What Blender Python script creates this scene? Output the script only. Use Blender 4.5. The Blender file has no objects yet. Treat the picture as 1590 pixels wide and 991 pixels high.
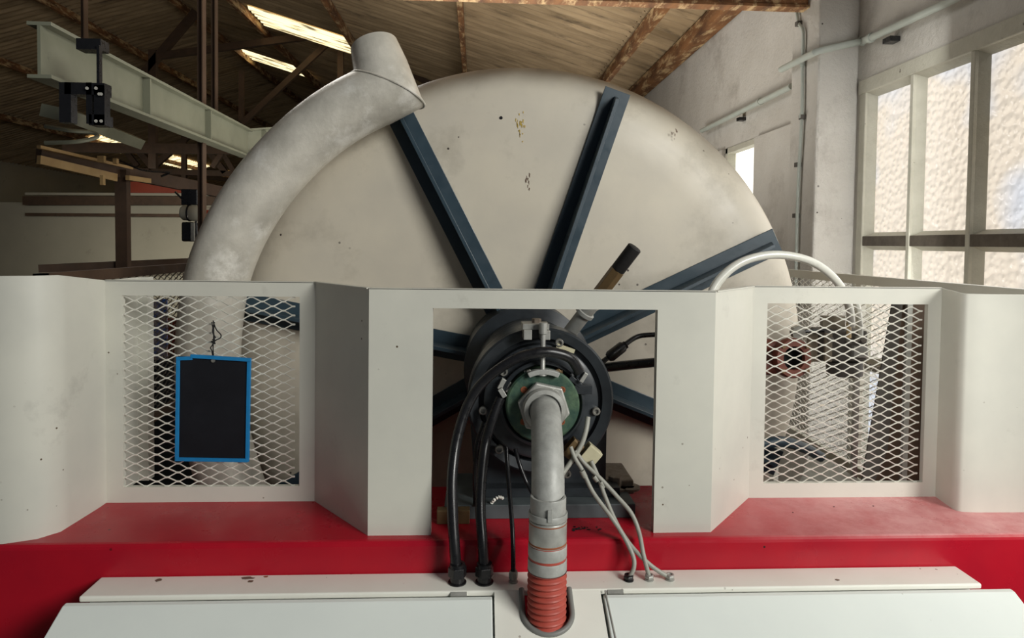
import bpy, bmesh, math, random
from mathutils import Vector, Matrix
random.seed(7)
V=Vector
H0=2.0                      # eye height: all coordinates below are relative to the eye, +H0 when linked
COL=bpy.context.scene.collection
# ------------------------------------------------------------------ camera model
YAW,PITCH,ROLL,CY,FPX=.05244,-.03193,.01254,411.56,1046.3
fw=V((math.sin(YAW)*math.cos(PITCH),math.cos(YAW)*math.cos(PITCH),math.sin(PITCH)))
rt0=V((math.cos(YAW),-math.sin(YAW),0)); up0=rt0.cross(fw)
RT=rt0*math.cos(ROLL)+up0*math.sin(ROLL); UP=-rt0*math.sin(ROLL)+up0*math.cos(ROLL)
def ray(u,v): return RT*((u-795)/FPX)-UP*((v-CY)/FPX)+fw
def P(u,v,Y): d=ray(u,v); return d*(Y/d.y)
def PX(u,v,X): d=ray(u,v); return d*(X/d.x)
def PZ(u,v,Z): d=ray(u,v); return d*(Z/d.z)
cam=bpy.data.cameras.new('camera'); co=bpy.data.objects.new('camera',cam); COL.objects.link(co)
M=Matrix((( RT.x,UP.x,-fw.x,0),(RT.y,UP.y,-fw.y,0),(RT.z,UP.z,-fw.z,H0),(0,0,0,1)))
co.matrix_world=M
cam.sensor_width=36; cam.lens=FPX/1590*36; cam.shift_y=-(495.5-CY)/1590; cam.clip_start=.05; cam.clip_end=200
bpy.context.scene.camera=co

# ------------------------------------------------------------------ materials
def srgb(c):
    return tuple(((x/255)/12.92 if x/255<=.04045 else (((x/255)+.055)/1.055)**2.4) for x in c)+(1,)
def mat(name,col,rough=.5,metal=0,col2=None,scale=6,amount=.5,specks=None,speck_scale=60,speck_th=.22,bump=0,bump_scale=40,
        stretch=(1,1,1),stain=None,stain_scale=2.5,stain_lo=.6,stain_hi=.75,coat=0,spec=.5):
    m=bpy.data.materials.new(name); m.use_nodes=True; nt=m.node_tree; N=nt.nodes; L=nt.links
    b=N['Principled BSDF']; b.inputs['Roughness'].default_value=rough; b.inputs['Metallic'].default_value=metal
    b.inputs['Coat Weight'].default_value=coat; b.inputs['Specular IOR Level'].default_value=spec
    tc=N.new('ShaderNodeTexCoord'); mp=N.new('ShaderNodeMapping'); mp.inputs['Scale'].default_value=stretch
    L.new(tc.outputs['Object'],mp.inputs['Vector']); vec=mp.outputs['Vector']
    out=None
    base=N.new('ShaderNodeRGB'); base.outputs[0].default_value=srgb(col); out=base.outputs[0]
    def mix(fac,a,cb):
        mx=N.new('ShaderNodeMix'); mx.data_type='RGBA'; L.new(fac,mx.inputs[0]); L.new(a,mx.inputs[6]); mx.inputs[7].default_value=srgb(cb); return mx.outputs[2]
    def ramp(src,lo,hi,top=1.0):
        r=N.new('ShaderNodeMapRange'); r.inputs[1].default_value=lo; r.inputs[2].default_value=hi; r.inputs[4].default_value=top; r.clamp=True
        L.new(src,r.inputs[0]); return r.outputs[0]
    def noise(sc,det=6,ro=.6):
        n=N.new('ShaderNodeTexNoise'); n.inputs['Scale'].default_value=sc; n.inputs['Detail'].default_value=det; n.inputs['Roughness'].default_value=ro
        L.new(vec,n.inputs['Vector']); return n.outputs[0]
    if col2:
        out=mix(ramp(noise(scale),.35,.68,amount),out,col2)
    if stain:
        out=mix(ramp(noise(stain_scale,8,.7),stain_lo,stain_hi,.8),out,stain)
    if specks:
        v=N.new('ShaderNodeTexVoronoi'); v.inputs['Scale'].default_value=speck_scale; L.new(vec,v.inputs['Vector'])
        g=N.new('ShaderNodeMath'); g.operation='LESS_THAN'; g.inputs[1].default_value=speck_th; L.new(v.outputs['Distance'],g.inputs[0])
        w=N.new('ShaderNodeMath'); w.operation='MULTIPLY'; L.new(g.outputs[0],w.inputs[0]); L.new(ramp(noise(2.5),.52,.6),w.inputs[1])
        sp=N.new('ShaderNodeSeparateColor'); L.new(v.outputs['Color'],sp.inputs[0])
        gt=N.new('ShaderNodeMath'); gt.operation='GREATER_THAN'; gt.inputs[1].default_value=.8; L.new(sp.outputs[0],gt.inputs[0])
        w2=N.new('ShaderNodeMath'); w2.operation='MULTIPLY'; L.new(w.outputs[0],w2.inputs[0]); L.new(gt.outputs[0],w2.inputs[1])
        out=mix(w2.outputs[0],out,specks)
    L.new(out,b.inputs['Base Color'])
    if bump:
        bp=N.new('ShaderNodeBump'); bp.inputs['Strength'].default_value=bump; bp.inputs['Distance'].default_value=.01
        L.new(noise(bump_scale,8,.65),bp.inputs['Height']); L.new(bp.outputs[0],b.inputs['Normal'])
    rn=ramp(noise(scale*2.3),.3,.7); rm=N.new('ShaderNodeMapRange'); rm.inputs[3].default_value=max(.05,rough-.08); rm.inputs[4].default_value=min(1,rough+.1)
    L.new(rn,rm.inputs[0]); L.new(rm.outputs[0],b.inputs['Roughness'])
    return m
def emis(name,col,st):
    m=bpy.data.materials.new(name); m.use_nodes=True; nt=m.node_tree; b=nt.nodes['Principled BSDF']
    b.inputs['Base Color'].default_value=srgb(col); b.inputs['Emission Color'].default_value=srgb(col); b.inputs['Emission Strength'].default_value=st
    return m
G=dict(
 guard=mat('guard paint',(208,207,195),.38,col2=(190,190,181),scale=3.5,amount=.6,specks=(92,78,60),speck_scale=45,speck_th=.12,stain=(170,168,158),stain_scale=5,stain_lo=.62,stain_hi=.8),
 mesh=mat('expanded metal paint',(226,226,216),.4,col2=(200,198,186),scale=9,stain=(190,150,90),stain_scale=4,stain_lo=.66,stain_hi=.72),
 meshdark=mat('dark wire mesh',(88,85,78),.5,col2=(50,48,44)),
 red=mat('red paint',(176,20,38),.3,col2=(150,18,38),scale=4,amount=.7,specks=(60,20,20),speck_scale=40,speck_th=.13,stain=(170,60,66),stain_scale=9,stain_lo=.66,stain_hi=.85,spec=.3),
 white=mat('white console paint',(240,240,230),.42,col2=(226,224,212),scale=5,specks=(95,70,45),speck_scale=55,speck_th=.16,stain=(178,160,135),stain_scale=6,stain_lo=.68,stain_hi=.8),
 lid=mat('pale grey lid paint',(234,240,234),.45,col2=(222,228,224),scale=3,specks=(110,95,75),speck_scale=70,speck_th=.14),
 drum=mat('drum sheet',(206,198,180),.45,metal=0,col2=(184,178,166),scale=2.2,amount=.8,specks=(60,50,45),speck_scale=30,speck_th=.12,stain=(150,142,126),stain_scale=2.6,stain_lo=.52,stain_hi=.76,bump=.06,bump_scale=12),
 rim=mat('drum rim',(150,140,124),.5,col2=(140,132,120),scale=3,amount=.8),
 blue=mat('dark blue grey enamel',(44,60,70),.36,col2=(56,74,84),scale=10,stain=(28,38,48),stain_scale=12,bump=.03),
 hubblack=mat('charcoal enamel',(40,44,48),.4,col2=(54,60,64),scale=14,amount=.7,stain=(22,24,26),stain_scale=10,stain_lo=.5),
 green=mat('verdigris bronze',(48,76,66),.5,metal=.15,col2=(92,116,88),scale=22,amount=.9,stain=(40,52,46),stain_scale=16,stain_lo=.48,stain_hi=.62,bump=.15,bump_scale=90),
 galv=mat('galvanised steel',(178,178,172),.42,metal=.35,col2=(146,146,140),scale=30,amount=.8,bump=.06,bump_scale=90),
 pipe=mat('grey painted elbow',(176,177,172),.5,metal=.1,col2=(140,141,136),scale=26,amount=.8,bump=.12,bump_scale=110),
 duct=mat('aluminium painted duct',(228,223,210),.36,metal=.2,col2=(168,164,152),scale=5,amount=.8,stain=(238,235,226),stain_scale=6,stain_lo=.52,stain_hi=.64,bump=.16,bump_scale=60),
 redhose=mat('red corrugated hose',(178,78,64),.5,col2=(150,58,48),scale=40,stain=(120,60,50),stain_scale=30),
 rust=mat('rust ring',(150,86,52),.8,col2=(110,60,40),scale=50),
 rubber=mat('black rubber',(22,22,24),.3,col2=(32,32,34),scale=30),
 rubber2=mat('grey rubber trim',(120,120,116),.5),
 cable=mat('grey cable',(160,160,150),.45,col2=(140,138,128),scale=50),
 clear=mat('milky plastic tube',(214,214,204),.3,coat=.5),
 beige=mat('beige plastic',(196,190,160),.45,col2=(180,172,140),scale=40),
 brass=mat('tarnished brass',(120,98,66),.45,metal=.4,col2=(92,74,52),scale=40),
 plug=mat('black plug',(22,20,20),.7,bump=.2,bump_scale=200),
 steel=mat('bolt steel',(170,168,160),.35,metal=.7,col2=(120,116,108),scale=60),
 rustbolt=mat('rusty bolt',(156,144,130),.75,metal=.1,col2=(96,72,56),scale=60),
 slate=mat('black board',(20,21,26),.75,col2=(30,32,38),scale=8,stain=(44,48,52),stain_scale=9,stain_lo=.62,stain_hi=.8,spec=.2),
 bluef=mat('blue board edging',(22,126,186),.5,col2=(14,104,160),scale=30),
 black=mat('black cord',(14,14,15),.8),
 wall=mat('white plaster',(198,195,188),.8,col2=(182,178,170),scale=2.5,amount=.8,specks=(80,74,68),speck_scale=22,speck_th=.13,stain=(146,140,132),stain_scale=2.2,stain_lo=.54,stain_hi=.74,bump=.9,bump_scale=34),
 wallfar=mat('old white wall',(176,172,156),.9,col2=(156,152,138),scale=1,stain=(130,126,112),stain_scale=1.2),
 wframe=mat('cracked window paint',(186,184,170),.7,col2=(165,162,148),scale=14,stain=(92,84,72),stain_scale=22,stain_lo=.66,stain_hi=.7,bump=.5,bump_scale=50),
 wbar=mat('dark weathered bar',(92,84,74),.8,col2=(54,48,42),scale=24,stain=(170,165,150),stain_scale=40,stain_lo=.66,stain_hi=.7),
 roof=mat('corrugated fibre cement',(186,162,128),.9,col2=(132,112,84),scale=2.2,amount=.9,stretch=(.5,4,1),stain=(70,60,48),stain_scale=3,stain_lo=.55,stain_hi=.72),
 timber=mat('weathered timber',(150,104,64),.75,col2=(84,54,34),scale=9,amount=1,stretch=(1,.3,1),stain=(214,184,138),stain_scale=11,stain_lo=.5,stain_hi=.6),
 darksteel=mat('brown rusted steel',(86,66,50),.7,col2=(50,40,32),scale=6,stain=(110,84,60),stain_scale=8),
 ibeam=mat('grey green beam paint',(126,128,110),.6,col2=(104,106,90),scale=4,stain=(90,92,78),stain_scale=6,stain_lo=.62,stain_hi=.75),
 yellowed=mat('yellowed rail',(190,160,110),.6,col2=(160,128,84),scale=8),
 orange=mat('faded red girder',(150,58,34),.6,col2=(110,44,28),scale=2),
 pvc=mat('grey conduit',(176,182,174),.45,col2=(160,166,158),scale=12),
 copper=mat('brown copper casting',(112,58,42),.5,col2=(84,44,34),scale=30,stain=(150,90,66),stain_scale=26),
 motor=mat('dark motor paint',(84,80,74),.5,col2=(62,58,54),scale=20),
 tan=mat('tan bracket',(132,122,104),.5),
 floor=mat('concrete floor',(120,116,108),.8,col2=(96,92,86),scale=2),
 yellow=mat('yellow paint drip',(186,158,70),.7),
 mark=mat('brown smear',(112,92,78),.8),
 posterb=mat('blue cloth',(60,120,215),.8,col2=(245,215,175),scale=14,amount=1),
 foot=mat('grey foot paint',(84,92,94),.5,col2=(60,66,68),scale=9),
 braid=mat('amber tube',(200,176,130),.4),
)
def glass_mat():
    m=bpy.data.materials.new('pebbled window glass'); m.use_nodes=True; nt=m.node_tree; N=nt.nodes; L=nt.links; b=N['Principled BSDF']
    tc=N.new('ShaderNodeTexCoord'); v=N.new('ShaderNodeTexVoronoi'); v.inputs['Scale'].default_value=36; v.feature='SMOOTH_F1'
    L.new(tc.outputs['Object'],v.inputs['Vector'])
    bp=N.new('ShaderNodeBump'); bp.inputs['Strength'].default_value=1; bp.inputs['Distance'].default_value=.02; L.new(v.outputs['Distance'],bp.inputs['Height'])
    L.new(bp.outputs[0],b.inputs['Normal']); b.inputs['Roughness'].default_value=.12; b.inputs['Base Color'].default_value=(.25,.25,.25,1)
    # daylight scattered by the pebbled surface: brighter on the slopes of each pebble that face the sky
    ge=N.new('ShaderNodeVectorMath'); ge.operation='DOT_PRODUCT'; L.new(bp.outputs[0],ge.inputs[0]); ge.inputs[1].default_value=(-.2,.45,.75)
    mr=N.new('ShaderNodeMapRange'); mr.inputs[1].default_value=-.5; mr.inputs[2].default_value=.75; mr.inputs[3].default_value=.55; mr.inputs[4].default_value=.98; L.new(ge.outputs['Value'],mr.inputs[0])
    n=N.new('ShaderNodeTexNoise'); n.inputs['Scale'].default_value=1.6; L.new(tc.outputs['Object'],n.inputs['Vector'])
    r=N.new('ShaderNodeMapRange'); r.inputs[1].default_value=.5; r.inputs[2].default_value=.62; L.new(n.outputs[0],r.inputs[0])
    mx=N.new('ShaderNodeMix'); mx.data_type='RGBA'; L.new(r.outputs[0],mx.inputs[0]); mx.inputs[6].default_value=srgb((250,236,216)); mx.inputs[7].default_value=srgb((226,234,248))
    L.new(mx.outputs[2],b.inputs['Emission Color']); L.new(mr.outputs[0],b.inputs['Emission Strength'])
    return m
G['glass']=glass_mat()
# brown grime and painted-in shade along the upper rim of the drum
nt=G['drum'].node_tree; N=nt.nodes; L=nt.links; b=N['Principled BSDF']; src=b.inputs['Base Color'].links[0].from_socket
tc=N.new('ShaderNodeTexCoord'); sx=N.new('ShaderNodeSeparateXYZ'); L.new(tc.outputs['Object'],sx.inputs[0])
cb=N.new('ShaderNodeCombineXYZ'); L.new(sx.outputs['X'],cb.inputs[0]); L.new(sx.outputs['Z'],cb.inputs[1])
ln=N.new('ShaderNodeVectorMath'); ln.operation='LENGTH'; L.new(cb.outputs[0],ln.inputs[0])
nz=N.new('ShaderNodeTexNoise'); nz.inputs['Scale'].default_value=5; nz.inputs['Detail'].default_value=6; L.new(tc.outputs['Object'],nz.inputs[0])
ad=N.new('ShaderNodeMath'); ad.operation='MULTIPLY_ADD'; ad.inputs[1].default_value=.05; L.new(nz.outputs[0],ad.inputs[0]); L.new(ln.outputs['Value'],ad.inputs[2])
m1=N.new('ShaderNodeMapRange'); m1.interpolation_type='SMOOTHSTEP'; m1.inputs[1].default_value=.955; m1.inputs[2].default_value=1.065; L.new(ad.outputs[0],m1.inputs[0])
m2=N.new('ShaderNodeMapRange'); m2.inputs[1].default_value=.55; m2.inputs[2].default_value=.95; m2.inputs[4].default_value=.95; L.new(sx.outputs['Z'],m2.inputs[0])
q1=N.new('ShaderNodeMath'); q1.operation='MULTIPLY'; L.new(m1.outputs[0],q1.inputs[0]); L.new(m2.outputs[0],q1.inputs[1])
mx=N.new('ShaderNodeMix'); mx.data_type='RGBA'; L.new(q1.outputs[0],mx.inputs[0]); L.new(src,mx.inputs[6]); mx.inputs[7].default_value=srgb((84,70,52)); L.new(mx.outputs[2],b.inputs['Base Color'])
# pale dust, scuffs and painted-in window sheen on the right hand half of the red frame
nt=G['red'].node_tree; N=nt.nodes; L=nt.links; b=N['Principled BSDF']; src=b.inputs['Base Color'].links[0].from_socket
tc=N.new('ShaderNodeTexCoord'); sx=N.new('ShaderNodeSeparateXYZ'); L.new(tc.outputs['Object'],sx.inputs[0])
m1=N.new('ShaderNodeMapRange'); m1.inputs[1].default_value=.55; m1.inputs[2].default_value=1.1; L.new(sx.outputs['X'],m1.inputs[0])
ge=N.new('ShaderNodeNewGeometry'); sn=N.new('ShaderNodeSeparateXYZ'); L.new(ge.outputs['Normal'],sn.inputs[0])
m2=N.new('ShaderNodeMapRange'); m2.inputs[1].default_value=.5; m2.inputs[2].default_value=.95; L.new(sn.outputs['Z'],m2.inputs[0])
nz=N.new('ShaderNodeTexNoise'); nz.inputs['Scale'].default_value=9; nz.inputs['Detail'].default_value=8; nz.inputs['Roughness'].default_value=.75; L.new(tc.outputs['Object'],nz.inputs[0])
m3=N.new('ShaderNodeMapRange'); m3.inputs[1].default_value=.35; m3.inputs[2].default_value=.62; m3.inputs[3].default_value=.3; m3.inputs[4].default_value=.75; L.new(nz.outputs[0],m3.inputs[0])
q1=N.new('ShaderNodeMath'); q1.operation='MULTIPLY'; L.new(m1.outputs[0],q1.inputs[0]); L.new(m2.outputs[0],q1.inputs[1])
q2=N.new('ShaderNodeMath'); q2.operation='MULTIPLY'; L.new(q1.outputs[0],q2.inputs[0]); L.new(m3.outputs[0],q2.inputs[1])
mx=N.new('ShaderNodeMix'); mx.data_type='RGBA'; L.new(q2.outputs[0],mx.inputs[0]); L.new(src,mx.inputs[6]); mx.inputs[7].default_value=srgb((226,172,170)); L.new(mx.outputs[2],b.inputs['Base Color'])
G['sky']=emis('translucent roof sheet',(255,236,186),1.5)
nt=G['sky'].node_tree; tc=nt.nodes.new('ShaderNodeTexCoord'); mp=nt.nodes.new('ShaderNodeMapping'); mp.inputs['Scale'].default_value=(.8,9,1)
nz=nt.nodes.new('ShaderNodeTexNoise'); nz.inputs['Scale'].default_value=2.2; nz.inputs['Detail'].default_value=5; mr=nt.nodes.new('ShaderNodeMapRange')
mr.inputs[1].default_value=.4; mr.inputs[2].default_value=.52; mr.inputs[3].default_value=.12; mr.inputs[4].default_value=1.6
nt.links.new(tc.outputs['Object'],mp.inputs[0]); nt.links.new(mp.outputs[0],nz.inputs[0]); nt.links.new(nz.outputs[0],mr.inputs[0]); nt.links.new(mr.outputs[0],nt.nodes['Principled BSDF'].inputs['Emission Strength'])
G['skyw']=emis('bright daylight pane',(250,248,240),1.0)

# ------------------------------------------------------------------ builders
def smooth_path(pts,n=8):
    pts=[V(p) for p in pts]; out=[]
    if len(pts)<3: return pts
    for i in range(len(pts)-1):
        p0=pts[i-1] if i else pts[0]*2-pts[1]; p1=pts[i]; p2=pts[i+1]; p3=pts[i+2] if i+2<len(pts) else pts[-1]*2-pts[-2]
        for k in range(n):
            t=k/n; out.append(.5*((2*p1)+(p2-p0)*t+(2*p0-5*p1+4*p2-p3)*t*t+(-p0+3*p1-3*p2+p3)*t**3))
    out.append(pts[-1]); return out
class MB:
    def __init__(s): s.v=[]; s.f=[]; s.sm=[]
    def add(s,vs,fs,sm=False):
        o=len(s.v); s.v+= [V(x) for x in vs]; s.f+=[tuple(o+i for i in f) for f in fs]; s.sm+=[sm]*len(fs); return s
    def quad(s,a,b,c,d): return s.add([a,b,c,d],[(0,1,2,3)])
    def box(s,a,b):
        x0,y0,z0=a; x1,y1,z1=b
        return s.add([(x,y,z) for x in(x0,x1) for y in(y0,y1) for z in(z0,z1)],[(0,1,3,2),(4,6,7,5),(0,4,5,1),(2,3,7,6),(0,2,6,4),(1,5,7,3)])
    def obox(s,c,ax,ay,az,hx,hy,hz):
        c=V(c); ax=V(ax).normalized()*hx; ay=V(ay).normalized()*hy; az=V(az).normalized()*hz
        return s.add([c+ax*i+ay*j+az*k for i in(-1,1) for j in(-1,1) for k in(-1,1)],[(0,1,3,2),(4,6,7,5),(0,4,5,1),(2,3,7,6),(0,2,6,4),(1,5,7,3)])
    def bar(s,a,b,w,h,up=(0,-1,0)):
        a=V(a);b=V(b);d=(b-a); ax=d.normalized(); up=V(up); side=ax.cross(up).normalized(); up=side.cross(ax).normalized()
        return s.obox((a+b)/2,ax,side,up,d.length/2,w/2,h/2)
    def slab(s,poly,n):          # polygon extruded by vector n
        poly=[V(p) for p in poly]; n=V(n); k=len(poly)
        return s.add(poly+[p+n for p in poly],[tuple(range(k))[::-1],tuple(range(k,2*k))]+[(i,(i+1)%k,k+(i+1)%k,k+i) for i in range(k)])
    def tube(s,pts,r,n=16,cap=True,cut0=None,cut1=None,rect=None,open_=False):
        pts=[V(p) for p in pts]; m=len(pts); rs=r if isinstance(r,(list,tuple)) else [r]*m
        T=[]
        for i in range(m):
            a=pts[max(0,i-1)]; b=pts[min(m-1,i+1)]; t=(b-a)
            T.append(t.normalized() if t.length>1e-9 else V((0,0,1)))
        u=T[0].orthogonal().normalized()
        vs=[]
        for i in range(m):
            u=(u-T[i]*u.dot(T[i])).normalized(); w=T[i].cross(u)
            for k in range(n):
                a=2*math.pi*k/n; q=pts[i]+(u*math.cos(a)+w*math.sin(a))*rs[i]
                for ii,cut in ((0,cut0),(m-1,cut1)):
                    if i==ii and cut:
                        cp,cn=V(cut[0]),V(cut[1]); q=q+T[i]*((cp-q).dot(cn)/T[i].dot(cn))
                vs.append(q)
        fs=[(i*n+k,i*n+(k+1)%n,(i+1)*n+(k+1)%n,(i+1)*n+k) for i in range(m-1) for k in range(n)]
        s.add(vs,fs,True)
        if cap and not open_:
            s.add([vs[k] for k in range(n)],[tuple(range(n))[::-1]]); s.add([vs[(m-1)*n+k] for k in range(n)],[tuple(range(n))])
        return s
    def lathe(s,c,axis,prof,n=64,sm=True):       # prof: (radius, distance along axis)
        c=V(c); ax=V(axis).normalized(); u=ax.orthogonal().normalized(); w=ax.cross(u); m=len(prof); vs=[]
        for r,d in prof:
            for k in range(n):
                a=2*math.pi*k/n; vs.append(c+ax*d+(u*math.cos(a)+w*math.sin(a))*max(r,1e-5))
        fs=[(i*n+k,i*n+(k+1)%n,(i+1)*n+(k+1)%n,(i+1)*n+k) for i in range(m-1) for k in range(n)]
        return s.add(vs,fs,sm)
    def cyl(s,a,b,r,n=20):
        a=V(a);b=V(b); d=(b-a).length
        return s.lathe(a,b-a,[(0,0),(r,0),(r,d),(0,d)],n,False)
    def ncyl(s,c,axis,r,d0,d1,n=6,rot=0):
        c=V(c); ax=V(axis).normalized(); u=V((1,0,0)) if abs(ax.x)<.9 else V((0,0,1)); u=(u-ax*u.dot(ax)).normalized(); w=ax.cross(u)
        P_=[(u*math.cos(rot+2*math.pi*k/n)+w*math.sin(rot+2*math.pi*k/n))*r for k in range(n)]
        return s.slab([c+ax*d0+p for p in P_],ax*(d1-d0))
    def build(s,name,m,parent=None,bevel=0,seg=2,origin=None):
        me=bpy.data.meshes.new(name)
        o0=V((0,0,0))
        if parent is not None: o0=V(parent['_o'])
        elif origin is not None: o0=V(origin)
        else:
            xs=[v.x for v in s.v]; ys=[v.y for v in s.v]; zs=[v.z for v in s.v]
            o0=V(((min(xs)+max(xs))/2,(min(ys)+max(ys))/2,min(zs)))
        me.from_pydata([tuple(v-o0) for v in s.v],[],s.f)
        me.validate(); me.update()
        bm=bmesh.new(); bm.from_mesh(me)
        if len(s.sm)==len(bm.faces):
            bm.faces.ensure_lookup_table()
            for f,q in zip(bm.faces,s.sm): f.smooth=q
        bmesh.ops.remove_doubles(bm,verts=bm.verts,dist=1e-5)
        bmesh.ops.recalc_face_normals(bm,faces=bm.faces)
        bm.to_mesh(me); bm.free()
        me.materials.append(m)
        o=bpy.data.objects.new(name,me); COL.objects.link(o)
        if parent is not None: o.parent=parent
        else: o.location=o0+V((0,0,H0))
        o['_o']=tuple(o0)
        if bevel:
            b=o.modifiers.new('bevel','BEVEL'); b.width=bevel; b.segments=seg; b.limit_method='ANGLE'; b.angle_limit=math.radians(35)
        if any(s.sm):
            try:
                me.set_sharp_from_angle(angle=math.radians(40))
            except Exception: pass
        return o
def tag(o,label,cat,group=None,kind=None):
    if label: o['label']=label
    if cat: o['category']=cat
    if group: o['group']=group
    if kind: o['kind']=kind
    return o
def thing(name,loc,label,cat,group=None):
    o=bpy.data.objects.new(name,None); COL.objects.link(o); o.location=V(loc)+V((0,0,H0)); o.empty_display_size=.1; o['_o']=tuple(loc)
    return tag(o,label,cat,group)
def struct(o): o['kind']='structure'; return o
def arc(c,r,a0,a1,n,y): # in the XZ plane
    return [V((c[0]+r*math.cos(a0+(a1-a0)*i/n),y,c[1]+r*math.sin(a0+(a1-a0)*i/n))) for i in range(n+1)]

def expanded(fn,w,h,LW=.0553,SW=.0242,t=.0032,d=.0036):
    """expanded metal sheet covering u in 0..w, v in 0..h; fn(u,v,depth)->point"""
    mb=MB(); rows=int(h/(SW/2)); cols=int(w/(LW/2)); fl=LW*.07
    for m_ in range(rows):
        pts=[]
        for j in range(cols+1):
            k=m_ if (j+m_)%2==0 else m_+1
            z=k*SW/2; u=j*LW/2
            sgn=-1 if k==m_ else 1
            zz=z+sgn*(-.0007)
            dd=.0012*(1 if (k%2) else -1)
            for e in(-fl,fl):
                uu=min(max(u+e,0),w)
                pts.append((uu,min(zz,h),dd))
        vs=[];fs=[]
        for (u,z,dd) in pts:
            vs+=[fn(u,z-t/2,dd-d/2+.0008),fn(u,z+t/2,dd-d/2-.0008),fn(u,z+t/2,dd+d/2-.0008),fn(u,z-t/2,dd+d/2+.0008)]
        for i in range(len(pts)-1):
            a=i*4
            for k in range(4): fs.append((a+k,a+(k+1)%4,a+4+(k+1)%4,a+4+k))
        mb.add(vs,fs)
    return mb

# ================================================================== HALL
WX=2.0; ZE=1.92; SL=.3; RX=-5.0; LX=-12.0
def roofz(x): return ZE+(WX-x)*SL if x>=RX else ZE+(WX-RX)*SL-(RX-x)*SL
struct(MB().box((LX,-2,-2.05),(WX+.3,30,-2.0)).build('floor',G['floor']))
# right wall with openings for the windows: build from slabs
wy0,wy1,wz0,wz1=1.5,3.455,-1.25,.87
sy0,sy1,sz0,sz1=4.75,5.35,.0,.78
mb=MB()
for a,b in (((.9,-2),(wy0,ZE+.15)),((wy0,-2),(wy1,wz0)),((wy0,wz1),(wy1,ZE+.15)),((wy1,-2),(sy0,ZE+.15)),((sy0,-2),(sy1,sz0)),((sy0,sz1),(sy1,ZE+.15)),((sy1,-2),(30,ZE+.15))):
    mb.box((WX,a[0],a[1]),(WX+.25,b[0],b[1]))
struct(mb.build('wall_right',G['wall']))
# lower wall step (the ledge line that runs beyond the pilaster)
mb=MB()
for a,b in (((3.78,-2),(sy0-.02,.775)),((sy1+.02,-2),(30,.775)),((sy0-.02,-2),(sy1+.02,-.02))):
    mb.box((WX-.035,a[0],a[1]),(WX-.001,b[0],b[1]))
struct(mb.build('trim_2',G['wall']))
struct(MB().box((LX-.2,-2,-2),(LX,30,2.2)).build('wall_left',G['wallfar']))
struct(MB().box((LX,30,-2),(WX+.25,30.2,4.4)).build('wall_back',G['darksteel']))
zt=P(200,317,14).z
mb=MB().box((LX,14,-2),(-2.4,14.15,zt)); struct(mb.build('wall_partition',G['wallfar']))
# pilaster
struct(MB().box((1.78,3.485,-2),(WX+.002,3.79,2.0)).build('trim_1',G['wall'],bevel=.012))
# roof: corrugated sheets, corrugations run down the slope
def corr(x0,x1,y0,y1,wl=.146,am=.024,dz=0):
    mb=MB(); n=int((y1-y0)/wl*8); vs=[]
    for i in range(n+1):
        y=y0+(y1-y0)*i/n; z=am*math.sin(2*math.pi*y/wl)
        vs+=[V((x0,y,roofz(x0)+z+dz)),V((x1,y,roofz(x1)+z+dz))]
    mb.add(vs,[(2*i,2*i+1,2*i+3,2*i+2) for i in range(n)],True); return mb
PXS=[1.5,-.2,-1.9,-3.6,-5.0,-6.4,-8.1,-9.8]
edges=[2.25]+PXS+[LX]
for lo,hi in ((0,5),(5,len(edges)-1)):
    mbs=MB()
    for i in range(lo,hi):
        q=corr(edges[i+1]-(.04 if i not in (4,) else 0),edges[i],2.2,30,dz=.012*(i%2)); mbs.add(q.v,q.f,True)
    struct(mbs.build('ceiling',G['roof']))
for k,(x0,x1,y0,y1) in enumerate([(-3.52,-1.96,10.55,11.35),(-4.95,-3.66,14.45,15.2),(-10.15,-9.6,17.6,19.9),(-10.15,-9.55,21.6,24.7),(-10.2,-9.55,26.2,29)]):
    o=corr(x0,x1,y0,y1,dz=-.035).build('skylight',G['sky'])
    tag(o,['corrugated translucent roof sheet glowing above the duct outlet','corrugated translucent roof sheet further back, left of the duct outlet',
       'bright roof light just above the long dark horizontal beam at far left','long glowing roof light at far left, behind the thin column','small farthest glowing roof light beside the curved duct'][k],'skylight')
# purlins run along the hall, under the sheets
for i,x in enumerate(PXS):
    z=roofz(x)-.05
    y1=30
    mb=MB().add([(x-.03,2.2,z-.12),(x+.03,2.2,z-.12),(x+.03,2.2,z),(x-.03,2.2,z),(x-.03,y1,z-.12),(x+.03,y1,z-.12),(x+.03,y1,z),(x-.03,y1,z)],
        [(0,1,2,3),(4,7,6,5),(0,4,5,1),(1,5,6,2),(2,6,7,3),(3,7,4,0)])
    o=mb.build('purlin',G['timber'])
    tag(o,['weathered timber purlin nearest the white window wall','timber purlin directly above the top of the drum','timber purlin passing over the duct outlet','timber purlin crossing below the nearest skylight',
      'timber ridge purlin at upper left, high above the crane beam','timber purlin just beyond the roof ridge at far left','timber purlin midway down the far left roof slope','lowest timber purlin of the far left roof slope'][i],'purlin','timber purlins under the roof sheets')
o=MB().box((1.86,2.2,ZE-.13),(1.995,30,ZE+.0)).build('trim_3',G['timber']); struct(o)

# ---- trusses: members given in the vertical plane Y
def truss(Y,label,members,w=.06,gp='rusty steel roof frames'):
    t=thing('roof_truss',P(*members[0][1][:2],Y),label,'roof truss',gp)
    for nm,m_ in members:
        a=P(m_[0],m_[1],Y); b=P(m_[2],m_[3],Y); ww=m_[4] if len(m_)>4 else w
        MB().bar(a,b,ww,ww*.8).build(nm,G['darksteel'],t)
    return t
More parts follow.
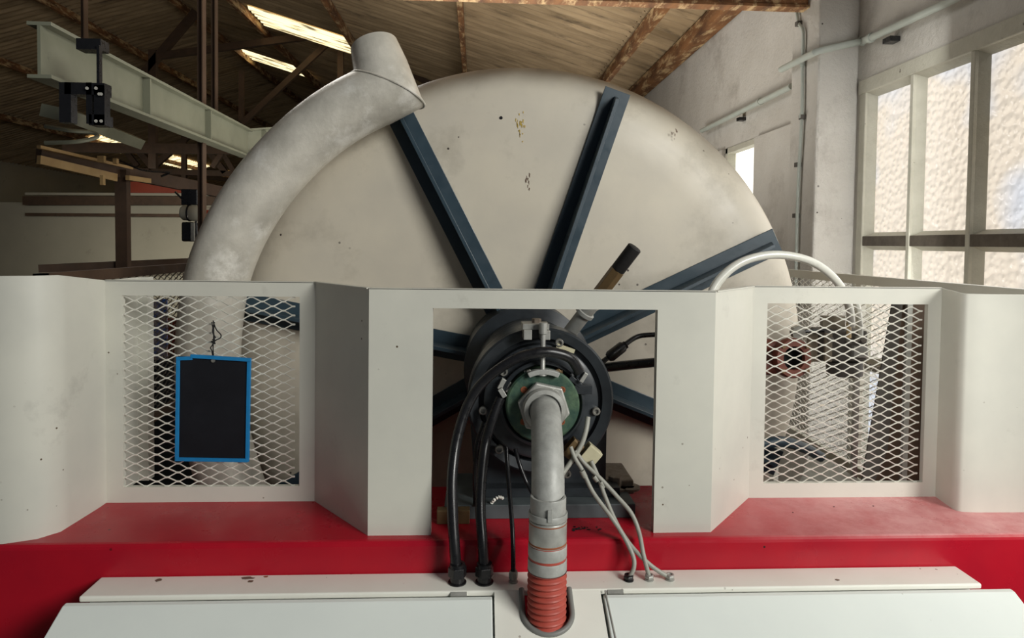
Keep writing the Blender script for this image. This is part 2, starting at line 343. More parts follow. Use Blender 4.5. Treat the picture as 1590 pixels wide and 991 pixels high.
# the near tie beam, landing on the pilaster
tb=thing('tie_beam',P(1265,8,3.62),'long rust brown horizontal tie beam landing on the pilaster','beam')
z0=P(1265,15,3.62).z
MB().box((-6.0,3.59,z0),(1.86,3.67,z0+.014)).build('bottom_flange',G['timber'],tb)
MB().box((-6.0,3.61,z0+.014),(1.86,3.622,z0+.075)).build('web',G['timber'],tb)
truss(11.6,'rusty steel truss whose node meets above the duct outlet',[
 ('diagonal',(522,55,376,192,.09)),('post',(529,55,529,190,.1)),('top_chord',(530,50,240,88,.11)),('diagonal',(305,18,222,116,.12)),('post',(238,78,238,262,.12)),
 ('bottom_chord',(100,229,560,235,.16)),('post',(375,110,375,200,.08)),('top_chord',(530,50,700,150,.09)),('diagonal',(376,190,330,260,.08))])
truss(15,'second roof truss seen through the first, behind the crane beam',[
 ('post',(286,210,286,280,.1)),('diagonal',(240,258,300,205,.12)),('diagonal',(210,228,238,262,.12)),('diagonal',(322,232,350,268,.12)),('diagonal',(345,235,368,275,.1)),
 ('bottom_chord',(100,262,420,272,.12)),('diagonal',(180,150,140,200,.13)),('top_chord',(100,130,380,75,.1)),('diagonal',(190,228,214,258,.1)),('post',(383,232,383,262,.12))])
truss(20,'faint third roof truss far back in the dark roof',[
 ('top_chord',(100,165,330,130,.1)),('diagonal',(355,115,390,170,.1)),('diagonal',(160,70,230,120,.12)),('bottom_chord',(180,262,420,285,.12)),('diagonal',(100,20,240,120,.1)),('diagonal',(250,160,330,215,.1))])
# ---- columns
def column(u,Y,vt,vb,w,label,toroof=False,tofloor=False):
    a=P(u,vt,Y); b=P(u,vb,Y)
    zt_=roofz(a.x)-.05 if toroof else a.z; zb=-2 if tofloor else b.z
    t=thing('steel_column' if tofloor else 'steel_hanger',(a.x,Y,zb),label,'column' if tofloor else 'hanger')
    MB().box((a.x-w/2,Y-.004,zb),(a.x+w/2,Y+.004,zt_)).build('flange',G['darksteel'],t)
    MB().box((a.x+w/2-.007,Y-.004,zb),(a.x+w/2,Y-w,zt_)).build('web',G['darksteel'],t)
    return t
column(313,4.6,0,370,.055,'tall thin rusty angle column rising beside the curved duct to the roof',True,True)
column(333,5.4,0,178,.05,'rusty hanger right of the tall thin column, ending on the crane beam',True)
column(131,4.3,0,62,.04,'short rusty hanger above the near end of the crane beam',True)
# ---- grey green crane runway beam
def ibeam(a0,a1,h,w,label):
    a0=V(a0);a1=V(a1); t=thing('crane_beam',a0,label,'beam'); d=(a1-a0).normalized(); up=V((0,0,1)); 
    MB().bar(a0+V((0,0,-h/2)),a1+V((0,0,-h/2)),.012,h,up).build('web',G['ibeam'],t)
    MB().bar(a0,a1,w,.014,up).build('top_flange',G['ibeam'],t)
    MB().bar(a0+V((0,0,-h)),a1+V((0,0,-h)),w,.014,up).build('bottom_flange',G['ibeam'],t)
    for k in range(1,3):
        p=a0.lerp(a1,k*.33); MB().obox(p+V((w*.25,0,-h/2)),(1,0,0),(0,1,0),(0,0,1),w*.22,.006,h/2-.01).build('stiffener',G['ibeam'],t)
    return t
c0=P(60,36,2.75); c1=P(384,203,5.4)
ibeam(c0,c1,.205,.09,'large grey green steel crane beam sloping across the upper left')
c2=P(372,203,5.45); c3=P(470,196,5.8)
ibeam(c2,c3,.2,.09,'grey green cross beam butting the end of the crane beam, behind the duct')
# far left: second beam with trolley plate
pl=thing('trolley_bracket',P(150,190,2.65),'black bolted trolley bracket hanging on the crane beam at far left','bracket')
def pbox(u0,v0,u1,v1,Y,d,name,m,par=None,bev=0,**k):
    a=P(u0,v1,Y); b=P(u1,v0,Y); return MB().box((a.x,Y,a.z),(b.x,Y+d,b.z)).build(name,m,par,bevel=bev,**k)
pbox(134,128,142,192,2.62,.02,'hanger_rod',G['rubber'],pl)
pbox(100,129,162,146,2.62,.05,'top_plate',G['rubber'],pl)
pbox(146,132,162,194,2.62,.04,'side_plate',G['rubber'],pl)
pbox(138,178,162,194,2.62,.06,'lower_block',G['rubber'],pl)
pbox(92,128,110,190,2.62,.04,'side_plate',G['rubber'],pl)
pbox(118,60,156,76,2.64,.06,'upper_clamp',G['rubber'],pl)
pbox(150,70,154,130,2.63,.02,'hanger_rod',G['rubber'],pl)
for (u,v) in ((135,137),(149,137),(154,146),(157,146),(149,188),(157,188)):
    MB().cyl(P(u,v,2.62),P(u,v,2.605),.006,8).build('bolt',G['steel'],pl)
fr=thing('curved_rail',P(130,215,4.2),'pale curved monorail flange below the trolley bracket at far left','rail')
MB().tube(smooth_path([P(70,172,4),P(120,184,4),P(165,203,4.4),P(215,222,5)]),.05,4).build('straight_flange',G['ibeam'],fr)
MB().tube(smooth_path([P(70,196,3.8),P(110,203,3.8),P(143,206,3.9),P(150,213,3.9),P(120,220,3.8),P(70,222,3.8)],6),.012,6).build('curved_flange',G['ibeam'],fr)
# hanging rail frame (post + sloping rail) lower left
hf=thing('hoist_rail_frame',P(195,415,5.2),'dark rail frame on a thick post at lower left, with yellowed channel','rail frame')
MB().bar(P(190,264,5.2),P(192,425,5.2),.085,.06,(0,-1,0)).build('post',G['darksteel'],hf)
MB().bar(P(60,240,4.6),P(365,303,6.4),.05,.1,(0,0,1)).build('sloping_rail',G['darksteel'],hf)
MB().bar(P(60,228,4.5),P(250,272,5.6),.03,.02,(0,0,1)).build('power_rail',G['yellowed'],hf)
MB().bar(P(60,248,4.5),P(180,276,5.1),.03,.055,(0,0,1)).build('yellowed_channel',G['yellowed'],hf)
MB().bar(P(198,276,5.1),P(232,281,5.4),.03,.035,(0,0,1)).build('yellowed_channel',G['yellowed'],hf)
pbox(151,242,161,252,4.85,.03,'rail_clamp',G['yellowed'],hf); pbox(175,246,181,254,4.9,.03,'rail_clamp',G['yellowed'],hf)
pbox(155,272,160,287,4.85,.03,'hanger_tab',G['yellowed'],hf)
MB().bar(P(60,421,5),P(330,408,5.6),.06,.09,(0,0,1)).build('lower_beam',G['darksteel'],hf)
MB().tube(smooth_path([P(185,249,5),P(215,262,5),P(235,266,5.1),P(262,268,5.2),P(250,274,5.2)]),.008,6).build('festoon_cable',G['rubber'],hf)
a=MB().bar(P(60,432,3.4),P(300,420,4.6),.05,.05,(0,0,1)).build('ledge_rail',G['wallfar']); tag(a,'pale grey ledge rail just above the left guard wing','rail')
# girders before the partition wall
a=MB().bar(P(40,312,13.9),P(380,312,13.9),.2,.17,(0,0,1)).build('dark_girder',G['darksteel']); tag(a,'dark brown horizontal girder above the far white wall','girder')
a=MB().bar(P(40,301,13.9),P(400,303,13.9),.05,.05,(0,0,1)).build('pale_girder',G['wallfar']); tag(a,'thin pale horizontal girder edge under the red girder','girder')
a=MB().bar(P(196,291,13.9),P(322,292,13.9),.1,.22,(0,0,1)).build('red_girder',G['orange']); tag(a,'faded red crane girder at left, above the far white wall','girder')
a=MB().bar(P(40,333,13.9),P(330,335,13.9),.05,.06,(0,0,1)).build('wall_rail',G['darksteel']); tag(a,'thin dark rail along the top of the far white wall','rail')
# electric hoist
ho=thing('electric_hoist',P(300,375,4.9),'small electric chain hoist with pale body, hanging by the thin column','hoist')
def cap(a,b,r,name,m,par):
    a=V(a);b=V(b);L=(b-a).length; q=r*.3
    return MB().lathe(a,b-a,[(0,0),(r*.75,0),(r,q),(r,L-q),(r*.75,L),(0,L)],20).build(name,m,par)
hbod=cap(P(282,330,4.9),P(340,334,4.9),.055,'hoist_body',G['wallfar'],ho)
MB().lathe(P(293,331,4.9),V((1,0,0)),[(.056,0),(.059,.003),(.059,.012),(.056,.015)],24).build('strap',G['rubber'],hbod)
a=P(318,326,4.83);b=P(335,332,4.83); MB().box((a.x,4.842,b.z),(b.x,4.848,a.z)).build('red_strip',G['orange'],hbod)
pbox(281,345,301,375,4.86,.09,'chain_bucket',G['rubber'],ho,.012)
pbox(296,346,301,374,4.84,.02,'bucket_clip',G['galv'],ho)
MB().tube([P(304,340,4.9),P(306,378,4.9)],.008,8).build('chain',G['rubber'],ho)
MB().lathe(P(307,383,4.9),V((0,1,0)),[(.022,-.008),(.03,0),(.022,.008),(.014,0),(.022,-.008)],16).build('hook',G['rubber'],ho)
pbox(281,294,306,318,4.9,.08,'trolley',G['rubber'],ho,.005)
MB().bar(P(272,298,4.9),P(292,318,4.9),.012,.012).build('trolley_arm',G['rubber'],ho)

# ================================================================== WINDOW AND WALL FITTINGS
w=thing('window_1',(WX,2.5,wz0),None,None); w['kind']='structure'
FX=2.05
def ybox(y0,y1,z0,z1,x0,x1,name,m,par,bev=0): return MB().box((x0,y0,z0),(x1,y1,z1)).build(name,m,par,bevel=bev)
cols=[(3.40,3.038),(3.018,2.656),(2.636,2.274),(2.254,1.892),(1.872,1.6)]
rows=[(.80,.058),(.012,-.58),(-.62,-1.2)]
ybox(3.40,3.455,wz0,wz1,1.992,2.12,'frame_side',G['wframe'],w,.004); ybox(1.5,1.6,wz0,wz1,1.985,2.12,'frame_side',G['wframe'],w,.004)
ybox(1.5,3.455,.80,wz1,1.985,2.12,'frame_head',G['wframe'],w,.004); ybox(1.5,3.455,wz0,-1.2,1.96,2.14,'sill',G['wframe'],w,.004)
for i in range(4): ybox(cols[i+1][0]-.002,cols[i][1]+.002,-1.2,.8,1.992,2.06,'mullion',G['wframe'],w,.003)
for i in range(2): ybox(1.6,3.4,rows[i+1][0]-.002,rows[i][1]+.002,1.996,2.06,'transom',G['wbar'],w,.003)
for i,(ya,yb) in enumerate(cols):
    for j,(za,zb) in enumerate(rows):
        # putty bevel around every pane
        mb=MB(); o=.022; 
        A=[(2.004,ya,za),(2.004,yb,za),(2.004,yb,zb),(2.004,ya,zb)]; B=[(2.046,ya-o,za-o),(2.046,yb+o,za-o),(2.046,yb+o,zb+o),(2.046,ya-o,zb+o)]
        mb.add(A+B,[(k,(k+1)%4,4+(k+1)%4,4+k) for k in range(4)]); pn=MB().box((2.047,yb,zb),(2.053,ya,za)).build('pane',G['glass'],w); mb.build('glazing_putty',G['wframe'],pn)
w2=thing('window_2',(WX,5,sz0),None,None); w2['kind']='structure'
ybox(sy0,sy1,sz0,sz1,2.06,2.07,'pane',G['skyw'],w2)
ybox(sy0,sy0+.04,sz0,sz1,1.99,2.09,'frame_side',G['wframe'],w2); ybox(sy1-.04,sy1,sz0,sz1,1.99,2.09,'frame_side',G['wframe'],w2)
ybox(sy0,sy1,sz1-.04,sz1,1.99,2.09,'frame_head',G['wframe'],w2)
# conduits
def conduit(pts,r,label,m,clips=(),n=12,name='wall_conduit'):
    t=thing(name,pts[0],label,'pipe')
    MB().tube(pts,r,n).build('pipe',m,t)
    for c,ax in clips:
        MB().lathe(c,ax,[(r,-.012),(r+.005,-.012),(r+.005,.012),(r,.012)],14).build('collar',m,t)
    return t
xa,xb=1.955,1.74
p1=[PX(1560,-42,xa),PX(1470,4,xa),PX(1350,60,xa)]; 
yq=3.455
pc=V((1.93,yq,PX(1343,62,xa).z-.005)); p2=P(1275,78,3.445); p3=PX(1262,82,xb); p4=PX(1213,108,xb)
path=p1+[P(1338,64,3.44),p2,PX(1266,81,xb),p4]
cd=conduit(path,.0185,'thick grey conduit bending around the pilaster above the window',G['pvc'],[(P(1338,64,3.44),V((1,0,0))),(PX(1352,59,xa),V((0,1,0)))])
def clip(u,v,x):
    p=PX(u,v,x); return MB().obox(p+V((.02,0,-.025)),(1,0,0),(0,1,0),(0,0,1),.025,.03,.012).build('clip',G['rubber'],cd if x==xa and u>1300 else cd2)
clip(1378,54,xa)
cd2=conduit([PX(1229,134,1.955),PX(1090,203,1.955)],.02,'thick grey conduit on the wall beyond the pilaster',G['pvc'],[(PX(1180,158,1.955),V((0,1,0)))])
clip(1147,180,xa)
cv=conduit(smooth_path([PX(1236,14,1.765),PX(1240,36,1.765),PX(1247,50,1.765),PX(1246,100,1.765),PX(1245,180,1.765),PX(1239,300,1.765),PX(1236,420,1.765),PX(1236,470,1.765)],5),.009,'thin vertical conduit on the dark side of the pilaster',G['pvc'],
  [(PX(1246,100,1.765),V((0,0,1))),(PX(1245,180,1.765),V((0,0,1)))],name='thin_conduit')
for (u,v) in ((1240,37),(1239,256),(1236,335),(1246,182)):
    p=PX(u,v,1.768); MB().obox(p,(1,0,0),(0,1,0),(0,0,1),.014,.016,.012).build('saddle',G['motor'],cv)

# ================================================================== MACHINE BASE
CX,CZ=.168,-.402
ZB=-.7007
rb=thing('machine_plinth',(0,1.9,-1.2),'glossy red machine plinth carrying the grey guard','plinth')
MB().add([(-2.2,1.567,-1.25),(2.6,1.567,-1.25),(2.6,1.567,ZB),(-2.2,1.567,ZB),(-2.2,1.93,-1.25),(2.6,1.93,-1.25),(2.6,1.93,ZB),(-2.2,1.93,ZB)],
  [(0,1,2,3),(4,7,6,5),(0,4,5,1),(1,5,6,2),(2,6,7,3),(3,7,4,0)]).build('front_beam',G['red'],rb,bevel=.012,seg=3)
MB().box((-1.6,1.932,-1.6),(-1.4,3.4,-1.3)).build('side_beam',G['motor'],rb,bevel=.01)
MB().box((1.42,1.932,-1.6),(1.62,3.4,-1.3)).build('side_beam',G['motor'],rb,bevel=.01)
MB().box((-1.39,1.94,-2),(1.41,3.3,-1.62)).build('bottom_tray',G['motor'],rb,bevel=.01)
for x in(-1.45,1.5):
    for y,zt_ in((1.8,-1.251),(3.1,-1.601)): MB().box((x-.06,y-.08,-2),(x+.06,y+.08,zt_)).build('leg',G['red'],rb,bevel=.005)
# ---- white console in front
cs=thing('control_console',(0.1,1.3,-2),'long white sheet metal console below the red frame','console')
th=math.radians(27); dn=V((0,-math.cos(th),-math.sin(th))); nn=V((0,-math.sin(th),math.cos(th)))
S0=V((0,1.478,-.7765))
xl,xr=-.851,1.178
MB().add([(xl,1.566,-.775),(xr,1.566,-.775),(xr-.0,1.478,-.775),(xl,1.478,-.775),(xl,1.566,-.788),(xr,1.566,-.788),(xr,1.478,-.788),(xl,1.478,-.788)],
  [(0,1,2,3),(4,7,6,5),(0,4,5,1),(1,5,6,2),(2,6,7,3),(3,7,4,0)]).build('top_strip',G['white'],cs,bevel=.004,seg=3)
def sl(x,d,h=0): return V((x,0,0))+S0+dn*d+nn*h
ga=P(765,940,1.45).x; gb=P(938,940,1.45).x
# centre sheet with the u shaped hose notch
hx=P(851,950,1.42).x; hr=.0555; hd=.052
ctr=[sl(ga+.004,.0,-.004),sl(hx-hr,.0,-.004)]+[sl(hx-hr*math.cos(a),hd+hr*math.sin(a)*.95,-.004) for a in [math.pi*i/20 for i in range(21)]]+[sl(hx+hr,0,-.004),sl(gb-.004,0,-.004),sl(gb-.004,.5,-.004),sl(ga+.004,.5,-.004)]
MB().slab(ctr,nn*.004).build('centre_sheet',G['white'],cs)
trim=[sl(hx-hr+.002,-.004,.002)]+[sl(hx-(hr-.002)*math.cos(a),hd+(hr-.002)*math.sin(a)*.95,.002) for a in [math.pi*i/24 for i in range(25)]]+[sl(hx+hr-.002,-.004,.002)]
MB().tube(trim,.0062,10).build('notch_trim',G['rubber2'],cs)
MB().box((hx-.12,1.36,-1.05),(hx+.12,1.362,-.9)).build('inner_shield',G['red'],cs)
def lid(x0,x1,nm):
    h0,h1=-.012,.006
    prof=[(.012,h0),(.012,.001),(.024,h1),(.5,h1),(.5,h0)]
    a=[sl(x0,d,h) for d,h in prof]; b=[sl(x1,d,h) for d,h in prof]; k=len(a)
    return MB().add(a+b,[tuple(range(k)),tuple(range(k,2*k))[::-1]]+[(i,(i+1)%k,k+(i+1)%k,k+i) for i in range(k)]).build(nm,G['lid'],cs,bevel=.0025)
lid(xl-.02,ga-.001,'lid'); lid(gb+.001,xr+.06,'lid')
for x in (ga-.075,gb+.03): MB().obox(sl(x,.004,-.004),(1,0,0),dn,nn,.018,.005,.004).build('hinge',G['galv'],cs)
MB().tube([sl(gb+.006,.006,.006),sl(gb+.02,.4,.006)],.0022,8).build('seal_rod',G['galv'],cs)
def spot(u,v,rx_,ry_,m,nm,par,z=-.7748,n=11):
    c_=PZ(u,v,z); mb=MB(); mb.slab([c_+V((rx_*math.cos(a)*random.uniform(.6,1.1),ry_*math.sin(a)*random.uniform(.6,1.1),0)) for a in [2*math.pi*k/n for k in range(n)]],V((0,0,.0006))); return mb.build(nm,m,par)
for u,v,a_,b_ in ((246,901,.009,.008),(384,898,.017,.007),(389,903,.008,.006),(1300,901,.006,.004)): spot(u,v,a_,b_,G['mark'],'rust_spot',cs)
spot(413,896,.006,.004,G['rust'],'rust_spot',cs)
for k in range(16): spot(random.uniform(888,934),random.uniform(818,824),random.uniform(.002,.006),random.uniform(.002,.005),G['black'],'oily_grime',rb,z=-.7002,n=7)
for u,v in ((1295,787),(1356,786),(1231,796)): spot(u,v,.003,.002,G['black'],'oily_grime',rb,z=-.7002,n=7)
# console body under the lids
b0=sl(xl+.01,0,-.03);b1=sl(xl+.01,.5,-.03)
q=[V((xl+.01,1.55,-.79)),b0,b1,V((xl+.01,b1.y,-2)),V((xl+.01,1.55,-2))]
bd=MB(); L_=xr-xl-.02
for (xa0,xa1) in ((xl+.01,hx-.075),(hx+.075,xr-.01)):
    qq=[V((xa0,p.y,p.z)) for p in q]; bd.slab(qq,V((xa1-xa0,0,0)))
bd.build('cabinet_body',G['lid'],cs)

# ================================================================== GUARD
gd=thing('machine_guard',(0.15,1.7,ZB),'pale grey folded sheet metal guard with two mesh windows on the red frame','machine guard')
ZT=-.1103; YF=1.6; YR=1.8185
fL,fR,lL,lR,rL,rR=-.2524,.579,-.9734,-.429,.7631,1.3022
TH=.003
oxl=(P(673,480,YF).x+P(668,831,YF).x)/2; oxr=(P(1020,482,YF).x+P(1016,827,YF).x)/2; oz=P(846,480,YF).z
# centre: an upside down u
cen=[(fL,YF,ZB),(oxl,YF,ZB),(oxl,YF,oz),(oxr,YF,oz),(oxr,YF,ZB),(fR,YF,ZB),(fR,YF,ZT),(fL,YF,ZT)]
MB().slab(cen,(0,TH,0)).build('centre_panel',G['guard'],gd)
mb=MB(); mb.box((oxl-.002,YF+TH,ZB),(oxl,YF+.022,oz)); mb.box((oxr,YF+TH,ZB),(oxr+.002,YF+.022,oz)); mb.box((oxl,YF+TH,oz),(oxr,YF+.022,oz+.002)); mb.build('opening_flange',G['guard'],gd)
def wallpanel(a,b,z0a,z1a,z0b,z1b,nm,t=TH):
    a=V((a[0],a[1],0));b=V((b[0],b[1],0)); n=(b-a).normalized().cross(V((0,0,1)))*-t
    return MB().slab([a+V((0,0,z0a)),b+V((0,0,z0b)),b+V((0,0,z1b)),a+V((0,0,z1a))],n).build(nm,G['guard'],gd)
wallpanel((lR,YR),(fL,YF),ZB,ZT,ZB,ZT,'slanted_panel'); wallpanel((fR,YF),(rL,YR),ZB,ZT,ZB,ZT,'slanted_panel')
def frame(x0,x1,wx0,wx1,wz0_,wz1_,nm):
    mb=MB(); y0,y1=YR,YR+TH
    for (a,b) in (((x0,ZB),(wx0,ZT)),((wx1,ZB),(x1,ZT)),((wx0,ZB),(wx1,wz0_)),((wx0,wz1_),(wx1,ZT))): mb.box((a[0],y0,a[1]),(b[0],y1,b[1]))
    o=mb.build(nm,G['guard'],gd)
    # folded edge around the window, and the sheet of expanded metal behind it
    mb=MB(); d=.012
    mb.box((wx0-.002,y1,wz0_),(wx0,y1+d,wz1_)); mb.box((wx1,y1,wz0_),(wx1+.002,y1+d,wz1_)); mb.box((wx0,y1,wz1_),(wx1,y1+d,wz1_+.002)); mb.box((wx0,y1,wz0_-.002),(wx1,y1+d,wz0_)); mb.build('window_flange',G['guard'],o)
    W=wx1-wx0; Hh=wz1_-wz0_
    expanded(lambda u,v,dd:V((wx0+u,y1+.004+dd,wz0_+v)),W,Hh).build('expanded_mesh',G['mesh'],gd)
a=P(191,460,YR);b=P(466,461,YR);c=P(464,756,YR)
frame(lL,lR,P(190.5,600,YR).x,P(465,600,YR).x,P(330,756,YR).z,P(330,460,YR).z,'left_mesh_frame')
frame(rL,rR,P(1188.5,610,YR).x,P(1437,610,YR).x,P(1310,750,YR).z,P(1315,472,YR).z,'right_mesh_frame')
# rounded top hem
mb=MB()
for p,q in (((lL,YR),(lR,YR)),((lR,YR),(fL,YF)),((fL,YF),(fR,YF)),((fR,YF),(rL,YR)),((rL,YR),(rR,YR))):
    mb.bar((p[0],p[1]+.008,ZT),(q[0],q[1]+.008,ZT),.016,.003,(0,0,1))
mb.build('top_hem',G['guard'],gd)
# wings that come forward, curving outwards
def wing(x,s_,zt2,nm,pts=None):
    pts=pts or [(x,YR)]+[(x+s_*0.002*k,YR-.03-.03*k) for k in range(6)]+[(x+s_*.04,1.6),(x+s_*.10,1.575),(x+s_*.75,1.572)]
    vs=[];fs=[]
    for i,(px,py) in enumerate(pts):
        zt_=ZT+(zt2-ZT)*min(1,i/6); vs+=[V((px,py,ZB)),V((px,py,zt_)),V((px+s_*.003,py+.003,ZB)),V((px+s_*.003,py+.003,zt_))]
    for i in range(len(pts)-1):
        a=4*i; fs+=[(a,a+1,a+5,a+4),(a+2,a+6,a+7,a+3),(a+1,a+3,a+7,a+5)]
    MB().add(vs,fs,True).build(nm,G['guard'],gd)
wing(lL,-1,-.088,'left_wing'); wing(rR,1,-.118,'right_wing',[(1.3022,YR),(1.299,1.80),(1.296,1.78),(1.293,1.76),(1.291,1.745),(1.289,1.73),(1.291,1.718),(1.30,1.71),(1.34,1.705),(1.96,1.70)])
# inner side return seen through the left window
MB().box((lL-.0,YR+TH,ZB),(lL+.003,2.02,ZT)).build('side_return',G['guard'],gd); 
MB().box((lL+.003,1.985,ZB),(lL+.03,2.02,ZT)).build('return_lip',G['guard'],gd)
# dark stiffening post behind the right window, with a slanted edge
pp=thing('support_post',P(1410,740,1.9),'dark tapered support post behind the right mesh window','post')
MB().slab([P(1386,470,1.92),P(1402,470,1.92),P(1378,700,1.92),P(1350,768,1.92),P(1335,768,1.92)],(0,.006,0)).build('tapered_plate',G['motor'],pp)
MB().slab([P(1395,462,1.935),P(1470,462,1.935),P(1470,775,1.935),P(1345,775,1.935)],(0,.006,0)).build('back_plate',G['darksteel'],pp)
MB().bar(P(1412,470,1.925),P(1402,760,1.925),.016,.01).build('rib',G['galv'],pp)

# ---- side fences
def fence(x,y0,y1,z0,z1,label,m,mm,bars=()):
    t=thing('side_fence',(x,(y0+y1)/2,z0),label,'fence')
    w_=.035
    for a,b,nm in (((x-.004,y0,z1-w_),(x+.02,y1,z1),'top_rail'),((x-.004,y0,z0),(x+.02,y1,z0+w_),'bottom_rail'),((x-.004,y0,-1.99),(x+.02,y0+w_,z1),'end_post'),((x-.004,y1-w_,-1.99),(x+.02,y1,z1),'end_post')):
        MB().box(a,b).build(nm,m,t)
    for nm,a,b in bars: MB().box(a,b).build(nm,m,t)
    expanded(lambda u,v,dd:V((x+dd,y0+.01+u,z0+.01+v)),y1-y0-.02,z1-z0-.02,t=.0024,d=.0026).build('expanded_mesh',mm,t)
    return t
zf=PX(1258,695,1.5).z
fence(1.5,1.72,3.3,zf,-.108,'mesh side fence behind the right guard window, beside the window wall',G['guard'],G['mesh'],[('mid_rail',(1.498,1.93,-.44),(1.52,2.75,-.415)),('mid_post',(1.497,2.55,zf),(1.52,2.58,-.11))])
fence(-1.28,2.02,3.4,-.72,-.105,'dark mesh side fence behind the left guard window',G['darksteel'],G['meshdark'])
# ================================================================== DRUM
dm=thing('rotating_drum',(CX,2.6,CZ),'huge pale round drum with dark blue spokes behind the guard','drum')
R=1.041; YW=2.33
c=V((CX,YW,CZ))
prof=[(.05,0),(.5,0),(.80,0),(.868,0),(.872,.0008)]+[(.872+.169*math.sin(t*math.pi/28),.001+.15*(1-math.cos(t*math.pi/28))) for t in range(1,15)]
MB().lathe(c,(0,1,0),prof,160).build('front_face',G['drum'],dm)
MB().lathe(c,(0,1,0),[(1.041,.151),(1.042,.17),(1.043,.9),(1.0,.98),(.2,1.0)],160).build('shell',G['rim'],dm)

def pol(a,r,y): return V((CX+r*math.cos(a),y,CZ+r*math.sin(a)))
def spoke(deg):
    a=math.radians(deg); u=V((math.cos(a),0,math.sin(a))); w=V((-math.sin(a),0,math.cos(a))); f=V((0,-1,0))
    r0,r1=.19,.985
    def q(r,ww,d): return V((CX,YW-.001,CZ))+u*r+w*ww+f*d
    fl=MB(); hw=.046
    # flange
    fl.add([q(r0,-hw,0),q(r1,-hw,0),q(r1,hw,0),q(r0,hw,0),q(r0,-hw,.009),q(r1,-hw,.009),q(r1,hw,.009),q(r0,hw,.009)],[(0,1,2,3),(4,7,6,5),(0,4,5,1),(1,5,6,2),(2,6,7,3),(3,7,4,0)])
    o=fl.build('spoke',G['blue'],dm,bevel=.0015)
    wb=MB(); t=.006; D0,D1=.13,.075
    v=[q(r0,-t,.009),q(r1-.025,-t,.009),q(r1-.025,-t,.02),q(r1-.045,-t,D1),q(r0,-t,D0)]
    wb.slab(v,w*(2*t)).build('spoke_web',G['blue'],o,bevel=.0012)
    # capping lip on the web edge
    return o
for a_ in (25.5,71.5,117.5,169.5,210,253,296,338): spoke(a_)
# paint drips and scratches on the face
def blot(u,v,w_,h_,n,m,nm,sp=1):
    mb=MB()
    for _ in range(n):
        x=u+random.gauss(0,w_*.35); y=v+random.gauss(0,h_*.35); ww=random.uniform(.4,1.2)*sp; hh=random.uniform(2,7)*sp
        a=[P(x-ww*random.random(),y-hh*.5,YW-.0008),P(x+ww,y-hh*.3,YW-.0008),P(x+ww*.4,y+hh*.6,YW-.0008),P(x-ww*.7,y+hh*.3,YW-.0008)]
        mb.slab(a,(0,-.0006,0))
    mb.build(nm,m,dm)
blot(808,196,11,26,26,G['yellow'],'yellow_paint_drips')
blot(820,280,12,18,9,G['mark'],'scratches'); blot(1048,203,6,14,7,G['mark'],'scratches',.8)
MB().lathe(P(778,183,YW),(0,-1,0),[(.006,0),(.005,.003),(0,.003)],10).build('screw',G['rubber'],dm)
MB().obox(P(1208,372,YW)+V((0,-.012,0)),(1,0,0),(0,1,0),(0,0,1),.001,.001,.001)
# ---- hub and bearing
hb=thing('hub_bearing',(CX,2.0,ZB),'charcoal bearing housing with bolted front ring at the drum centre','bearing')
hc=V((CX,0,CZ))
MB().lathe(hc,(0,1,0),[(.0,1.93),(.168,1.931),(.168,2.10),(.205,2.12),(.205,2.329)],72).build('spoke_ring',G['hubblack'],hb)
MB().lathe(hc,(0,1,0),[(.158,1.725),(.160,1.712),(.183,1.706),(.188,1.711),(.188,1.80),(.172,1.815),(.172,1.93)],96).build('outer_ring',G['hubblack'],hb)
MB().lathe(hc,(0,1,0),[(.098,1.70),(.100,1.694),(.140,1.694),(.146,1.698),(.147,1.728),(.17,1.728)],96).build('face_plate',G['hubblack'],hb)
MB().lathe(hc,(0,1,0),[(.0,1.70),(.104,1.702),(.108,1.69),(.108,1.672),(.101,1.668),(.098,1.672),(.097,1.70)],72).build('inner_ring',G['hubblack'],hb)
MB().lathe(hc,(0,1,0),[(0,1.655),(.088,1.655),(.0925,1.659),(.0925,1.70)],72).build('green_flange',G['green'],hb)
for a in (40,140,220,320,90+180):
    p=V((CX+.062*math.cos(math.radians(a)),1.6545,CZ+.062*math.sin(math.radians(a))))
    MB().lathe(p,(0,-1,0),[(.0085,0),(.0085,.001),(.0055,.0012),(.005,-.0002),(0,-.0002)],14).build('rusty_hole',G['rust'],hb)
for (u,v) in ((782,577),(925,638),(775,697),(750,637),(880,735),(868,532)):
    p=P(u,v,1.694)
    MB().lathe(p,(0,-1,0),[(.0105,-.002),(.0105,.009),(.0092,.0105),(.006,.0105),(.006,.004),(0,.004)],24).build('cap_screw',G['steel'],hb)
for (u,v,m_) in ((821,578,'steel'),(866,577,'brass')):
    p=P(u,v,1.672); mb=MB().ncyl(p,(0,-1,0),.0085,0,.012,6,.3); mb.bar(p+V((-.012,0,-.001)),p+V((.012,0,-.001)),.009,.009); mb.build('hex_bolt',G[m_],hb,bevel=.001)
